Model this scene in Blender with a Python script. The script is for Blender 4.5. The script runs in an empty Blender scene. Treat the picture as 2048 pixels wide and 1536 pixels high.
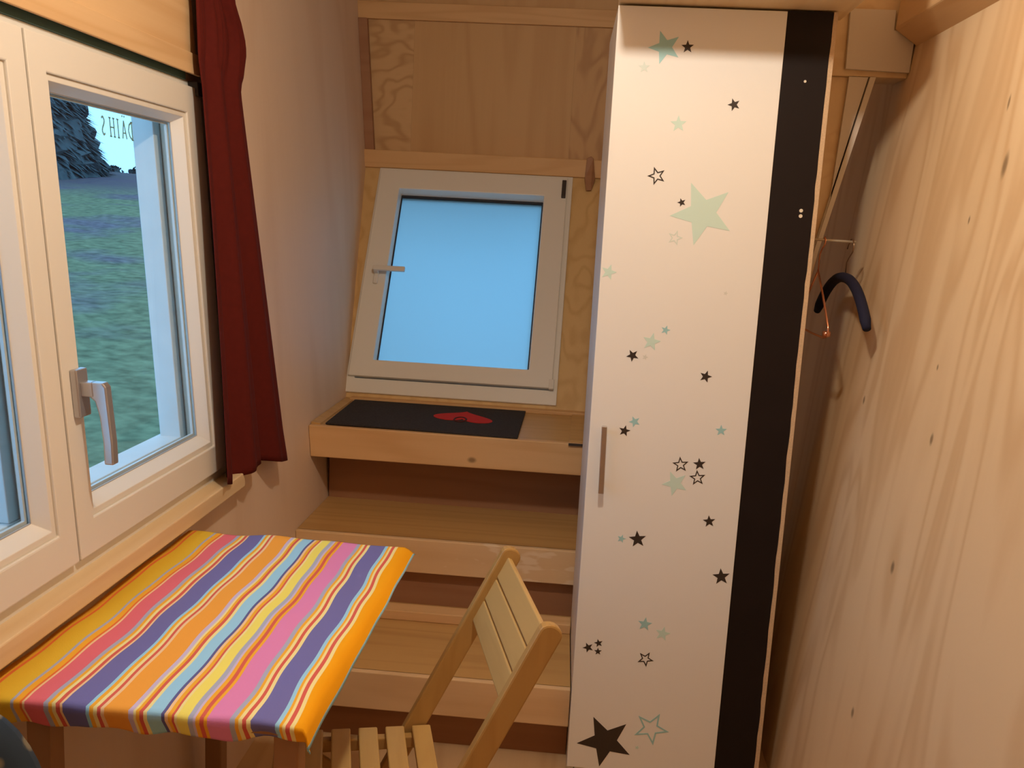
import bpy, bmesh, math, random
from mathutils import Vector, Matrix
random.seed(7)
scn = bpy.context.scene
COL = scn.collection

# ------------------------------------------------------------------ camera
cam_d = bpy.data.cameras.new('camera'); cam = bpy.data.objects.new('camera', cam_d); COL.objects.link(cam)
cam_d.sensor_width = 36; cam_d.lens = 36*1880/2048; cam_d.clip_start = 0.02; cam_d.clip_end = 500
rx = Vector((0.99533176, 0.08085379, 0.05270063)); dn = Vector((0.06547234, -0.16447509, -0.98420593)); fw = Vector((-0.07090884, 0.98306186, -0.16900096))
m = Matrix((rx, -dn, -fw)).transposed().to_4x4(); m.translation = Vector((0, 0, 1.5)); cam.matrix_world = m
scn.camera = cam
# ------------------------------------------------------------------ world (even blue dusk sky)
w = bpy.data.worlds.new('dusk_sky'); scn.world = w; w.use_nodes = True
bg = w.node_tree.nodes['Background']; bg.inputs[0].default_value = (0.27, 0.62, 1.0, 1); bg.inputs[1].default_value = 2.25
# ------------------------------------------------------------------ view
vs = scn.view_settings; vs.view_transform = 'Standard'; vs.look = 'None'; vs.exposure = 0.0; vs.gamma = 1.0; vs.use_curve_mapping = False
LAMP_W = 42; LAMP_POS = (0.0, 1.34, 2.40); LAMP_COL = (1.0, 0.90, 0.755)

# ================================================================== materials
def nmat(name):
    mt = bpy.data.materials.new(name); mt.use_nodes = True
    nt = mt.node_tree; b = nt.nodes['Principled BSDF']
    return mt, nt, b
def plain(name, col, rough=0.5, metal=0.0, spec=0.5, noise=0.0, nscale=20, coat=0):
    mt, nt, b = nmat(name)
    b.inputs['Base Color'].default_value = (*col, 1); b.inputs['Roughness'].default_value = rough
    b.inputs['Metallic'].default_value = metal; b.inputs['Specular IOR Level'].default_value = spec
    b.inputs['Coat Weight'].default_value = coat
    if noise:
        tc = nt.nodes.new('ShaderNodeTexCoord'); n = nt.nodes.new('ShaderNodeTexNoise'); n.inputs['Scale'].default_value = nscale; n.inputs['Detail'].default_value = 5
        nt.links.new(tc.outputs['Object'], n.inputs['Vector'])
        mx = nt.nodes.new('ShaderNodeMix'); mx.data_type = 'RGBA'
        mx.inputs[6].default_value = (*[c*(1-noise) for c in col], 1); mx.inputs[7].default_value = (*[min(1, c*(1+noise)) for c in col], 1)
        nt.links.new(n.outputs['Fac'], mx.inputs[0]); nt.links.new(mx.outputs[2], b.inputs['Base Color'])
    return mt
def wood(name, light, dark, grain='Z', across=3.0, along=0.35, rings=14.0, contrast=0.5, fibre=0.25, knots=(), blotch=0.3, rough=0.55, seed=0.0, warp=0.0, pale=None):
    """contour-line grain (rotary cut veneer / sawn pine): light/dark ring colours, grain axis, knots = [(x,y,z,radius,stretch)] in object space"""
    mt, nt, b = nmat(name); N = nt.nodes; L = nt.links
    def math_(op, a, bb=None, clamp=False):
        n = N.new('ShaderNodeMath'); n.operation = op; n.use_clamp = clamp
        for i, v in enumerate((a, bb)):
            if v is None: continue
            if isinstance(v, (int, float)): n.inputs[i].default_value = v
            else: L.new(v, n.inputs[i])
        return n.outputs[0]
    tc = N.new('ShaderNodeTexCoord')
    sc = {'X': (along, across, across), 'Y': (across, along, across), 'Z': (across, across, along)}[grain]
    def noise(scale3, detail, dist=0.0, off=0.0):
        mp = N.new('ShaderNodeMapping'); mp.inputs['Scale'].default_value = scale3; mp.inputs['Location'].default_value = (seed+off, seed*1.7+off, seed*0.6+off)
        L.new(tc.outputs['Object'], mp.inputs['Vector'])
        n = N.new('ShaderNodeTexNoise'); n.inputs['Scale'].default_value = 1; n.inputs['Detail'].default_value = detail; n.inputs['Distortion'].default_value = dist
        L.new(mp.outputs[0], n.inputs['Vector']); return n.outputs['Fac']
    n1 = noise(sc, 2.0, warp)
    s = math_('SINE', math_('MULTIPLY', n1, rings*6.283))
    s = math_('MULTIPLY_ADD', s, 0.5); s.node.inputs[2].default_value = 0.5
    s = math_('POWER', s, 2.0)
    fs = tuple(v*28 if v == across else v*6 for v in sc)
    n2 = noise(fs, 3.0, 0, 3.1)
    bl = noise(tuple(v*0.8 if v == across else v*1.6 for v in sc), 2.0, 0, 7.7)
    f = math_('MULTIPLY', s, contrast)
    f = math_('ADD', f, math_('MULTIPLY', math_('SUBTRACT', n2, 0.5), fibre*2))
    f = math_('ADD', f, math_('MULTIPLY', math_('SUBTRACT', bl, 0.5), blotch*2), True)
    mx = N.new('ShaderNodeMix'); mx.data_type = 'RGBA'; mx.inputs[6].default_value = (*light, 1); mx.inputs[7].default_value = (*dark, 1)
    L.new(f, mx.inputs[0]); out = mx.outputs[2]
    for (kx, ky, kz, r, st) in knots:
        mp = N.new('ShaderNodeMapping'); mp.vector_type = 'POINT'
        s3 = [1/r, 1/r, 1/r]; s3['XYZ'.index(grain)] = 1/(r*st)
        mp.inputs['Scale'].default_value = s3; mp.inputs['Location'].default_value = (-kx*s3[0], -ky*s3[1], -kz*s3[2])
        L.new(tc.outputs['Object'], mp.inputs['Vector'])
        vl = N.new('ShaderNodeVectorMath'); vl.operation = 'LENGTH'; L.new(mp.outputs[0], vl.inputs[0])
        mr = N.new('ShaderNodeMapRange'); mr.interpolation_type = 'SMOOTHSTEP'
        mr.inputs['From Min'].default_value = 0.25; mr.inputs['From Max'].default_value = 1.0; mr.inputs['To Min'].default_value = 0.8; mr.inputs['To Max'].default_value = 0.0
        L.new(vl.outputs['Value'], mr.inputs['Value'])
        k = N.new('ShaderNodeMix'); k.data_type = 'RGBA'; k.inputs[7].default_value = (*[c*0.35 for c in dark], 1)
        L.new(mr.outputs[0], k.inputs[0]); L.new(out, k.inputs[6]); out = k.outputs[2]
    L.new(out, b.inputs['Base Color']); b.inputs['Roughness'].default_value = rough; b.inputs['Specular IOR Level'].default_value = 0.35
    bp = N.new('ShaderNodeBump'); bp.inputs['Strength'].default_value = 0.08; bp.inputs['Distance'].default_value = 0.002
    L.new(f, bp.inputs['Height']); L.new(bp.outputs[0], b.inputs['Normal'])
    return mt

M = {}
M['ply_left'] = wood('ply_left_wall', (0.80, 0.61, 0.45), (0.68, 0.47, 0.31), 'Z', 2.2, 0.30, 5, 0.35, 0.12, blotch=0.45)
M['ply_right'] = wood('ply_right_wall', (0.74, 0.55, 0.34), (0.58, 0.37, 0.19), 'Z', 3.8, 0.55, 7, 0.55, 0.06, blotch=0.5, warp=0.5, seed=4.0,
    knots=[(0.776, 1.893, 1.656, 0.016, 2.2), (0.788, 1.944, 1.778, 0.007, 3.0), (0.765, 2.003, 1.554, 0.006, 2.0), (0.721, 1.93, 1.111, 0.011, 1.6), (0.735, 1.986, 1.252, 0.006, 1.5), (0.692, 1.974, 0.818, 0.014, 1.4), (0.656, 2.005, 0.463, 0.012, 1.4), (0.721, 2.404, 1.105, 0.010, 1.5)])
M['ply_back'] = wood('ply_back', (0.62, 0.38, 0.17), (0.48, 0.25, 0.09), 'Z', 4.0, 0.35, 6, 0.3, 0.12, seed=2.0)
M['ply_swirl'] = wood('ply_back_swirl', (0.66, 0.42, 0.20), (0.42, 0.22, 0.08), 'X', 6.0, 3.0, 7, 0.55, 0.10, seed=5.3, blotch=0.15, warp=0.4)
M['ply_curl'] = wood('ply_back_curl', (0.60, 0.36, 0.16), (0.38, 0.19, 0.07), 'Z', 7.0, 2.4, 7, 0.55, 0.10, seed=9.1, blotch=0.2, warp=0.5)
M['pine'] = wood('pine', (0.72, 0.48, 0.25), (0.58, 0.33, 0.14), 'Y', 8.0, 0.5, 7, 0.4, 0.12, seed=1.0, blotch=0.25)
M['pine_x'] = wood('pine_x', (0.72, 0.44, 0.20), (0.58, 0.31, 0.12), 'X', 8.0, 0.6, 7, 0.4, 0.12, seed=3.0, blotch=0.3)
M['pine_z'] = wood('pine_z', (0.72, 0.48, 0.21), (0.56, 0.33, 0.12), 'Z', 6.0, 0.9, 7, 0.5, 0.15, seed=6.0, blotch=0.4)
M['sill'] = wood('sill_pine', (0.80, 0.61, 0.37), (0.68, 0.46, 0.24), 'Y', 9.0, 0.45, 6, 0.35, 0.12, seed=8.0, blotch=0.3, knots=[(-0.90, 1.66, 0.80, 0.008, 1.3), (-0.905, 1.93, 0.80, 0.007, 1.3)])
M['fascia'] = wood('ledge_fascia', (0.74, 0.47, 0.23), (0.60, 0.34, 0.14), 'X', 9.0, 0.7, 6, 0.4, 0.12, seed=11.0, blotch=0.45, knots=[(0.101, -0.26, 0.03, 0.014, 1.5)])
M['tread'] = wood('tread_wood', (0.58, 0.35, 0.13), (0.42, 0.22, 0.07), 'X', 7.0, 0.4, 6, 0.35, 0.15, seed=12.0, blotch=0.35, rough=0.4)
M['fascia2'] = wood('step_fascia', (0.78, 0.54, 0.30), (0.65, 0.41, 0.20), 'X', 6.0, 0.8, 6, 0.4, 0.12, seed=13.0, blotch=0.5)
def add_patches(mt, col, x0):
    nt = mt.node_tree; b = nt.nodes['Principled BSDF']; src = b.inputs['Base Color'].links[0].from_socket
    tc = nt.nodes.new('ShaderNodeTexCoord'); mp = nt.nodes.new('ShaderNodeMapping'); mp.inputs['Scale'].default_value = (9, 9, 26); nt.links.new(tc.outputs['Object'], mp.inputs[0])
    n = nt.nodes.new('ShaderNodeTexNoise'); n.inputs['Scale'].default_value = 1; n.inputs['Detail'].default_value = 2; nt.links.new(mp.outputs[0], n.inputs['Vector'])
    sp = nt.nodes.new('ShaderNodeSeparateXYZ'); nt.links.new(tc.outputs['Object'], sp.inputs[0])
    a = nt.nodes.new('ShaderNodeMapRange'); a.inputs['From Min'].default_value = x0; a.inputs['From Max'].default_value = x0+0.5; a.inputs['To Min'].default_value = -0.12; a.inputs['To Max'].default_value = 0.05
    nt.links.new(sp.outputs[0], a.inputs[0]); ad = nt.nodes.new('ShaderNodeMath'); nt.links.new(n.outputs['Fac'], ad.inputs[0]); nt.links.new(a.outputs[0], ad.inputs[1])
    m2 = nt.nodes.new('ShaderNodeMapRange'); m2.inputs['From Min'].default_value = 0.55; m2.inputs['From Max'].default_value = 0.60; nt.links.new(ad.outputs[0], m2.inputs[0])
    mx = nt.nodes.new('ShaderNodeMix'); mx.data_type = 'RGBA'; mx.inputs[7].default_value = (*col, 1); nt.links.new(m2.outputs[0], mx.inputs[0]); nt.links.new(src, mx.inputs[6]); nt.links.new(mx.outputs[2], b.inputs['Base Color'])
M['fascia3'] = wood('step_fascia_worn', (0.78, 0.54, 0.30), (0.65, 0.41, 0.20), 'X', 6.0, 0.8, 6, 0.4, 0.12, seed=13.0, blotch=0.5)
add_patches(M['fascia3'], (0.84, 0.64, 0.42), -0.1)
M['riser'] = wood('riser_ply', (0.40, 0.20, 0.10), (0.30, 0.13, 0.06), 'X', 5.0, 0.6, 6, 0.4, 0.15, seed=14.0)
M['chair'] = wood('chair_beech', (0.47, 0.28, 0.09), (0.35, 0.19, 0.05), 'Z', 14.0, 2.0, 5, 0.3, 0.15, seed=15.0, rough=0.4)
M['chair_y'] = wood('chair_beech_slat', (0.58, 0.38, 0.14), (0.46, 0.27, 0.09), 'Y', 14.0, 1.5, 5, 0.3, 0.15, seed=16.0, rough=0.4)
M['floor'] = wood('floor_boards', (0.58, 0.38, 0.20), (0.45, 0.26, 0.12), 'Y', 6.0, 0.4, 6, 0.4, 0.15, seed=17.0)
M['ceil'] = wood('ceiling_ply', (0.62, 0.42, 0.22), (0.5, 0.30, 0.14), 'Y', 3.0, 0.4, 6, 0.4, 0.15, seed=18.0)
M['leg_dark'] = wood('table_wood', (0.36, 0.19, 0.09), (0.26, 0.12, 0.05), 'Z', 10.0, 0.8, 6, 0.3, 0.1, seed=19.0)
M['white_frame'] = plain('white_lacquer', (0.80, 0.76, 0.68), 0.35)
M['white_frame2'] = plain('white_upvc', (0.82, 0.78, 0.70), 0.4)
M['white_door'] = plain('white_melamine', (0.84, 0.82, 0.78), 0.5, spec=0.3)
M['white_panel'] = plain('white_board', (0.72, 0.66, 0.58), 0.6)
M['black_panel'] = plain('black_melamine', (0.012, 0.007, 0.006), 0.6, spec=0.2, noise=0.2, nscale=8)
M['chip'] = plain('raw_chipboard', (0.60, 0.43, 0.27), 0.9, noise=0.25, nscale=300)
M['steel'] = plain('brushed_steel', (0.55, 0.52, 0.50), 0.35, metal=1.0)
M['alu'] = plain('satin_aluminium', (0.52, 0.52, 0.55), 0.30, metal=0.75)
M['white_plastic'] = plain('white_plastic', (0.75, 0.71, 0.64), 0.3)
M['dark_plastic'] = plain('dark_plastic', (0.05, 0.04, 0.035), 0.5)
M['seal'] = plain('black_seal', (0.02, 0.022, 0.03), 0.6)
M['gasket'] = plain('grey_gasket', (0.38, 0.40, 0.43), 0.5)
M['spacer'] = plain('pale_spacer', (0.62, 0.62, 0.62), 0.4)
M['tape'] = plain('teal_sealing_tape', (0.06, 0.13, 0.12), 0.7)
M['curtain'] = plain('red_curtain_cloth', (0.105, 0.012, 0.008), 0.9, spec=0.15, noise=0.12, nscale=60)
M['mat'] = plain('charcoal_felt', (0.040, 0.033, 0.031), 0.95, spec=0.2, noise=0.7, nscale=160)
M['red'] = plain('red_print', (0.55, 0.022, 0.010), 0.8, spec=0.2)
M['darkred'] = plain('dark_print', (0.07, 0.008, 0.006), 0.8)
M['star_d'] = plain('sticker_dark_brown', (0.035, 0.024, 0.018), 0.45)
M['star_t'] = plain('sticker_teal', (0.36, 0.62, 0.63), 0.45)
M['star_m'] = plain('sticker_mint', (0.60, 0.78, 0.70), 0.45)
M['star_p'] = plain('sticker_pale', (0.66, 0.74, 0.68), 0.45)
M['star_g'] = plain('sticker_grey', (0.70, 0.70, 0.64), 0.45)
M['navy_vel'] = plain('navy_velvet', (0.012, 0.013, 0.035), 0.8, spec=0.3)
M['wire'] = plain('hanger_wire', (0.35, 0.24, 0.15), 0.3, metal=0.9)
M['copper'] = plain('copper_wire', (0.80, 0.38, 0.24), 0.2, metal=0.9)
M['rod'] = plain('pale_rod', (0.55, 0.48, 0.38), 0.4, metal=0.3)
M['jamb'] = plain('outside_jamb_paint', (0.68, 0.67, 0.67), 0.6, noise=0.08, nscale=14)
M['print'] = plain('pane_print', (0.22, 0.42, 0.40), 0.6)
M['needles'] = plain('spruce_needles', (0.085, 0.095, 0.10), 0.9, spec=0.1, noise=0.5, nscale=3)
M['bark'] = plain('bark', (0.05, 0.035, 0.025), 0.9)
M['screw'] = plain('pale_plug', (0.75, 0.68, 0.55), 0.5)
M['lamp_metal'] = plain('lamp_metal', (0.7, 0.68, 0.65), 0.4)

def glass_mat():
    mt = bpy.data.materials.new('window_glass'); mt.use_nodes = True; nt = mt.node_tree; nt.nodes.clear()
    o = nt.nodes.new('ShaderNodeOutputMaterial'); t = nt.nodes.new('ShaderNodeBsdfTransparent'); g = nt.nodes.new('ShaderNodeBsdfGlossy'); x = nt.nodes.new('ShaderNodeMixShader')
    t.inputs[0].default_value = (0.95, 0.98, 0.98, 1); g.inputs['Roughness'].default_value = 0.02; x.inputs[0].default_value = 0.035
    nt.links.new(t.outputs[0], x.inputs[1]); nt.links.new(g.outputs[0], x.inputs[2]); nt.links.new(x.outputs[0], o.inputs[0]); return mt
M['glass'] = glass_mat()
def frost_mat():
    mt = bpy.data.materials.new('frosted_glass'); mt.use_nodes = True; nt = mt.node_tree; nt.nodes.clear()
    o = nt.nodes.new('ShaderNodeOutputMaterial'); t = nt.nodes.new('ShaderNodeBsdfTranslucent'); g = nt.nodes.new('ShaderNodeBsdfGlossy'); x = nt.nodes.new('ShaderNodeMixShader')
    t.inputs[0].default_value = (0.66, 0.76, 0.80, 1); g.inputs['Roughness'].default_value = 0.45; x.inputs[0].default_value = 0.03
    nt.links.new(t.outputs[0], x.inputs[1]); nt.links.new(g.outputs[0], x.inputs[2]); nt.links.new(x.outputs[0], o.inputs[0]); return mt
M['frost'] = frost_mat()
def attr_cloth(name, rough=0.85):
    mt, nt, b = nmat(name)
    a = nt.nodes.new('ShaderNodeAttribute'); a.attribute_name = 'stripe'
    n = nt.nodes.new('ShaderNodeTexNoise'); n.inputs['Scale'].default_value = 400; tc = nt.nodes.new('ShaderNodeTexCoord'); nt.links.new(tc.outputs['Object'], n.inputs['Vector'])
    bp = nt.nodes.new('ShaderNodeBump'); bp.inputs['Strength'].default_value = 0.25; bp.inputs['Distance'].default_value = 0.001; nt.links.new(n.outputs['Fac'], bp.inputs['Height'])
    nt.links.new(bp.outputs[0], b.inputs['Normal'])
    nt.links.new(a.outputs['Color'], b.inputs['Base Color']); b.inputs['Roughness'].default_value = rough; b.inputs['Specular IOR Level'].default_value = 0.15
    return mt
M['cloth'] = attr_cloth('striped_cotton')
def grass_mat():
    mt, nt, b = nmat('meadow_grass'); N = nt.nodes; L = nt.links
    tc = N.new('ShaderNodeTexCoord')
    n1 = N.new('ShaderNodeTexNoise'); n1.inputs['Scale'].default_value = 0.35; n1.inputs['Detail'].default_value = 8
    n2 = N.new('ShaderNodeTexNoise'); n2.inputs['Scale'].default_value = 6; n2.inputs['Detail'].default_value = 6
    L.new(tc.outputs['Object'], n1.inputs['Vector']); L.new(tc.outputs['Object'], n2.inputs['Vector'])
    r1 = N.new('ShaderNodeValToRGB'); e = r1.color_ramp.elements; e[0].position = 0.38; e[0].color = (0.18, 0.13, 0.145, 1); e[1].position = 0.52; e[1].color = (0.20, 0.20, 0.11, 1)
    mx = N.new('ShaderNodeMix'); mx.data_type = 'RGBA'; mx.blend_type = 'MULTIPLY'; mx.inputs[0].default_value = 0.8
    r2 = N.new('ShaderNodeValToRGB'); r2.color_ramp.elements[0].position = 0.3; r2.color_ramp.elements[0].color = (0.45, 0.45, 0.45, 1); r2.color_ramp.elements[1].position = 0.7; r2.color_ramp.elements[1].color = (1.3, 1.3, 1.3, 1)
    L.new(n1.outputs['Fac'], r1.inputs[0]); L.new(n2.outputs['Fac'], r2.inputs[0]); L.new(r1.outputs[0], mx.inputs[6]); L.new(r2.outputs[0], mx.inputs[7])
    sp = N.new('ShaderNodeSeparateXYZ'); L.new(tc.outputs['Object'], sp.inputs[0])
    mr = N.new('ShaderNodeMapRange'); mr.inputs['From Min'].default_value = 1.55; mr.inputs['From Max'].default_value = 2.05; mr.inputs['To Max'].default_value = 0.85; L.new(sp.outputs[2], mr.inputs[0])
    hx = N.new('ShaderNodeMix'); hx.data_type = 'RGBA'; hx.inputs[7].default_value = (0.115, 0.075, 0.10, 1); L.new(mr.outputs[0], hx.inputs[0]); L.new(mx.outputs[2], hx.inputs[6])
    L.new(hx.outputs[2], b.inputs['Base Color']); b.inputs['Roughness'].default_value = 0.95; b.inputs['Specular IOR Level'].default_value = 0.1
    return mt
M['grass'] = grass_mat()
def cushion_mat():
    mt, nt, b = nmat('navy_patterned_cloth'); N = nt.nodes; L = nt.links
    tc = N.new('ShaderNodeTexCoord'); v = N.new('ShaderNodeTexVoronoi'); v.inputs['Scale'].default_value = 22; L.new(tc.outputs['Object'], v.inputs['Vector'])
    r = N.new('ShaderNodeValToRGB'); e = r.color_ramp.elements; e[0].position = 0.28; e[0].color = (0.20, 0.17, 0.11, 1); e[1].position = 0.36; e[1].color = (0.018, 0.035, 0.06, 1)
    L.new(v.outputs['Distance'], r.inputs[0]); L.new(r.outputs[0], b.inputs['Base Color']); b.inputs['Roughness'].default_value = 0.9; return mt
M['cushion'] = cushion_mat()

# ================================================================== mesh helpers
class MB:
    """collects geometry in world space"""
    def __init__(s): s.v = []; s.f = []; s.fc = []
    def hexa(s, p8):
        i = len(s.v); s.v += [tuple(p) for p in p8]
        for q in ((0, 3, 2, 1), (4, 5, 6, 7), (0, 1, 5, 4), (1, 2, 6, 5), (2, 3, 7, 6), (3, 0, 4, 7)): s.f.append(tuple(i+k for k in q))
        return s
    def box(s, x0, x1, y0, y1, z0, z1, fn=None):
        p = [(x0, y0, z0), (x1, y0, z0), (x1, y1, z0), (x0, y1, z0), (x0, y0, z1), (x1, y0, z1), (x1, y1, z1), (x0, y1, z1)]
        return s.hexa([fn(*q) for q in p] if fn else p)
    def ring(s, o, i, d0, d1, fn, i1=None):
        """picture-frame ring: outer (a0,a1,b0,b1), inner at depth d0, inner i1 at depth d1"""
        i1 = i1 or i; b = len(s.v)
        def rect(r): return [(r[0], r[2]), (r[1], r[2]), (r[1], r[3]), (r[0], r[3])]
        for rr, d in ((o, d0), (i, d0), (o, d1), (i1, d1)):
            for a, c in rect(rr): s.v.append(tuple(fn(a, c, d)))
        for k in range(4):
            n = (k+1) % 4
            s.f += [(b+k, b+n, b+4+n, b+4+k), (b+8+k, b+12+k, b+12+n, b+8+n), (b+k, b+8+k, b+8+n, b+n), (b+4+k, b+4+n, b+12+n, b+12+k)]
        return s
    def prism(s, poly, d0, d1, fn):
        b = len(s.v); n = len(poly)
        s.v += [tuple(fn(a, c, d0)) for a, c in poly] + [tuple(fn(a, c, d1)) for a, c in poly]
        s.f.append(tuple(range(b, b+n))); s.f.append(tuple(range(b+2*n-1, b+n-1, -1)))
        for k in range(n): s.f.append((b+k, b+n+k, b+n+(k+1) % n, b+(k+1) % n))
        return s
    def tube(s, pts, r, seg=10, cap=True):
        pts = [Vector(p) for p in pts]; n = len(pts); b = len(s.v)
        rr = r if isinstance(r, (list, tuple)) else [r]*n
        ref = Vector((0, 0, 1)); t0 = (pts[1]-pts[0]).normalized()
        if abs(t0.dot(ref)) > 0.9: ref = Vector((1, 0, 0))
        u = t0.cross(ref).normalized()
        for k in range(n):
            t = ((pts[min(k+1, n-1)]-pts[max(k-1, 0)])).normalized()
            u = (u - t*u.dot(t)).normalized(); vv = t.cross(u)
            for j in range(seg):
                a = 2*math.pi*j/seg; s.v.append(tuple(pts[k]+(u*math.cos(a)+vv*math.sin(a))*rr[k]))
        for k in range(n-1):
            for j in range(seg):
                jn = (j+1) % seg; s.f.append((b+k*seg+j, b+k*seg+jn, b+(k+1)*seg+jn, b+(k+1)*seg+j))
        if cap:
            s.f.append(tuple(b+j for j in reversed(range(seg)))); s.f.append(tuple(b+(n-1)*seg+j for j in range(seg)))
        return s
    def build(s, name, mat, parent=None, bevel=0, smooth=False, org=None, subsurf=0):
        org = Vector(org) if org is not None else root_of(parent)
        me = bpy.data.meshes.new(name); me.from_pydata([tuple(Vector(p)-org) for p in s.v], [], s.f); me.update()
        bm = bmesh.new(); bm.from_mesh(me); bmesh.ops.recalc_face_normals(bm, faces=bm.faces); bm.to_mesh(me); bm.free()
        o = bpy.data.objects.new(name, me); COL.objects.link(o); me.materials.append(M[mat])
        if parent: o.parent = parent
        else: o.location = org
        if smooth: me.polygons.foreach_set('use_smooth', [True]*len(me.polygons))
        if bevel:
            md = o.modifiers.new('edge', 'BEVEL'); md.width = bevel; md.segments = 2; md.limit_method = 'ANGLE'; md.angle_limit = math.radians(40)
        if subsurf:
            md = o.modifiers.new('sub', 'SUBSURF'); md.levels = subsurf; md.render_levels = subsurf
        return o
def root_of(p):
    v = Vector((0, 0, 0))
    while p is not None: v += p.location; p = p.parent
    return v
def empty(name, loc=(0, 0, 0), rz=0):
    o = bpy.data.objects.new(name, None); COL.objects.link(o); o.location = loc; o.rotation_euler = (0, 0, rz); o.empty_display_size = 0.1; return o
def tag(o, label, cat, group=None):
    o['label'] = label; o['category'] = cat
    if group: o['group'] = group
    return o
def struct(o, label=None):
    o['kind'] = 'structure'
    if label: o['label'] = label
    return o

# leaning wall frames: LW(y, z, o) on the window wall, BW(x, z, o) on the leaning end wall (o = distance into the room)
def LW(y, z, o): return (-0.985-0.083*(z-1.5)+o, y, z)
def RW(y, z, o): return (0.76+0.1*(z-1.5)-o, y, z)
nb = Vector((0, -1, 0.6)).normalized()
def BW(x, z, o): return tuple(Vector((x, 3.64+0.6*(z-0.785), z)) + nb*o)

# ================================================================== room shell
b = MB()
W0, W1, V0, V1 = 0.84, 2.37, 0.80, 1.80          # opening of the big window (y0,y1,z0,z1)
for y0, y1, z0, z1 in ((-1.0, W0, 0, 2.6), (W1, 4.6, 0, 2.6), (W0, W1, 0, V0), (W0, W1, V1, 2.6)):
    b.box(y0, y1, z0, z1, -0.10, 0.0, LW)
wl = struct(b.build('wall_left', 'ply_left'), 'pale plywood wall leaning outwards around the double casement window')
b = MB().box(-1.0, 4.6, 0, 2.6, -0.08, 0.0, RW)
struct(b.build('wall_right', 'ply_right'), 'knotty pale plywood wall leaning outwards behind the wardrobe')
b = MB()
KX0, KX1, KZ0, KZ1 = -0.935, -0.09, 0.80, 1.70     # opening of the leaning window
for x0, x1, z0, z1 in ((-1.2, KX0, 0.60, 1.765), (KX1, 1.1, 0.60, 1.765), (KX0, KX1, 0.60, KZ0), (KX0, KX1, KZ1, 1.765)):
    b.box(x0, x1, z0, z1, -0.08, 0.0, BW)
wb = struct(b.build('wall_back', 'pine_z'), 'leaning timber wall around the frosted window')
struct(MB().box(-1.0, 0.95, 3.56, 3.64, 0.0, 0.72).build('wall_lower', 'riser'), 'low hidden wall below the window ledge')
yk = 4.228
b = MB().box(-1.2, 1.1, yk+0.012, yk+0.09, 1.75, 2.6)
wbu = struct(b.build('wall_upper', 'ply_back'), 'upright veneer wall above the frosted window')
for x0, x1, mt in ((-1.10, -0.8105, 'ply_swirl'), (-0.8102, -0.1105, 'ply_back'), (-0.1102, 0.30, 'ply_curl'), (0.302, 1.05, 'ply_back')):
    MB().box(x0, x1, yk, yk+0.012, 1.78, 2.338).build('panel', mt, wbu)
MB().box(-1.10, 1.05, yk+0.002, yk+0.012, 2.41, 2.6).build('panel', 'ply_back', wbu)
struct(MB().box(-1.10, 1.05, yk-0.018, yk+0.002, 2.338, 2.41).build('trim_1', 'pine_x', bevel=0.003), 'flat pine batten across the upper veneer wall')
struct(MB().box(-1.06, 1.0, yk-0.045, yk+0.012, 1.708, 1.785).build('trim_2', 'pine_x', bevel=0.004), 'orange pine batten right above the frosted window')
rs = MB()
rs.prism([(-0.030, 1.79), (-0.012, 1.80), (0.0, 1.79), (0.012, 1.70), (-0.002, 1.655), (-0.024, 1.652), (-0.034, 1.70)], yk-0.053, yk-0.044, lambda a, c, d: (a, d+(0.6*(c-1.708) if c < 1.708 else 0), c))
cb = MB()
def corner(y, z, o): return LW(y, z, o)
cb.box(yk-0.030, yk, 1.785, 2.338, 0.0, 0.040, LW)
rs.build('resin_run', 'riser', bpy.data.objects['trim_2'], bevel=0.003)
struct(cb.build('trim_3', 'riser', bevel=0.002), 'thin upright corner strip beside the veneer wall')
struct(MB().box(-0.95, 0.75, -1.0, 4.3, -0.06, 0).build('floor', 'floor'))
struct(MB().box(-1.25, 1.1, -1.0, 4.6, 2.6, 2.66).build('ceiling', 'ceil'))
struct(MB().box(-1.3, 1.1, -1.06, -1.0, 0, 2.6).build('wall_front', 'ply_left'))
struct(MB().box(0.036, 0.585, 2.14, 2.50, 2.034, 2.2).build('trim_4', 'sill', bevel=0.003), 'pale cross beam directly above the wardrobe')
# beam running along the right wall and the boxed post end
bm_ = MB(); prof = [(0.752, 2.042), (0.815, 2.000), (0.875, 2.6), (0.79, 2.6)]
bm_.prism(prof, -1.0, 2.615, lambda a, c, d: (a, d, c))
struct(bm_.build('trim_5', 'pine', bevel=0.004), 'long timber beam running along the top of the right wall')

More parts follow.
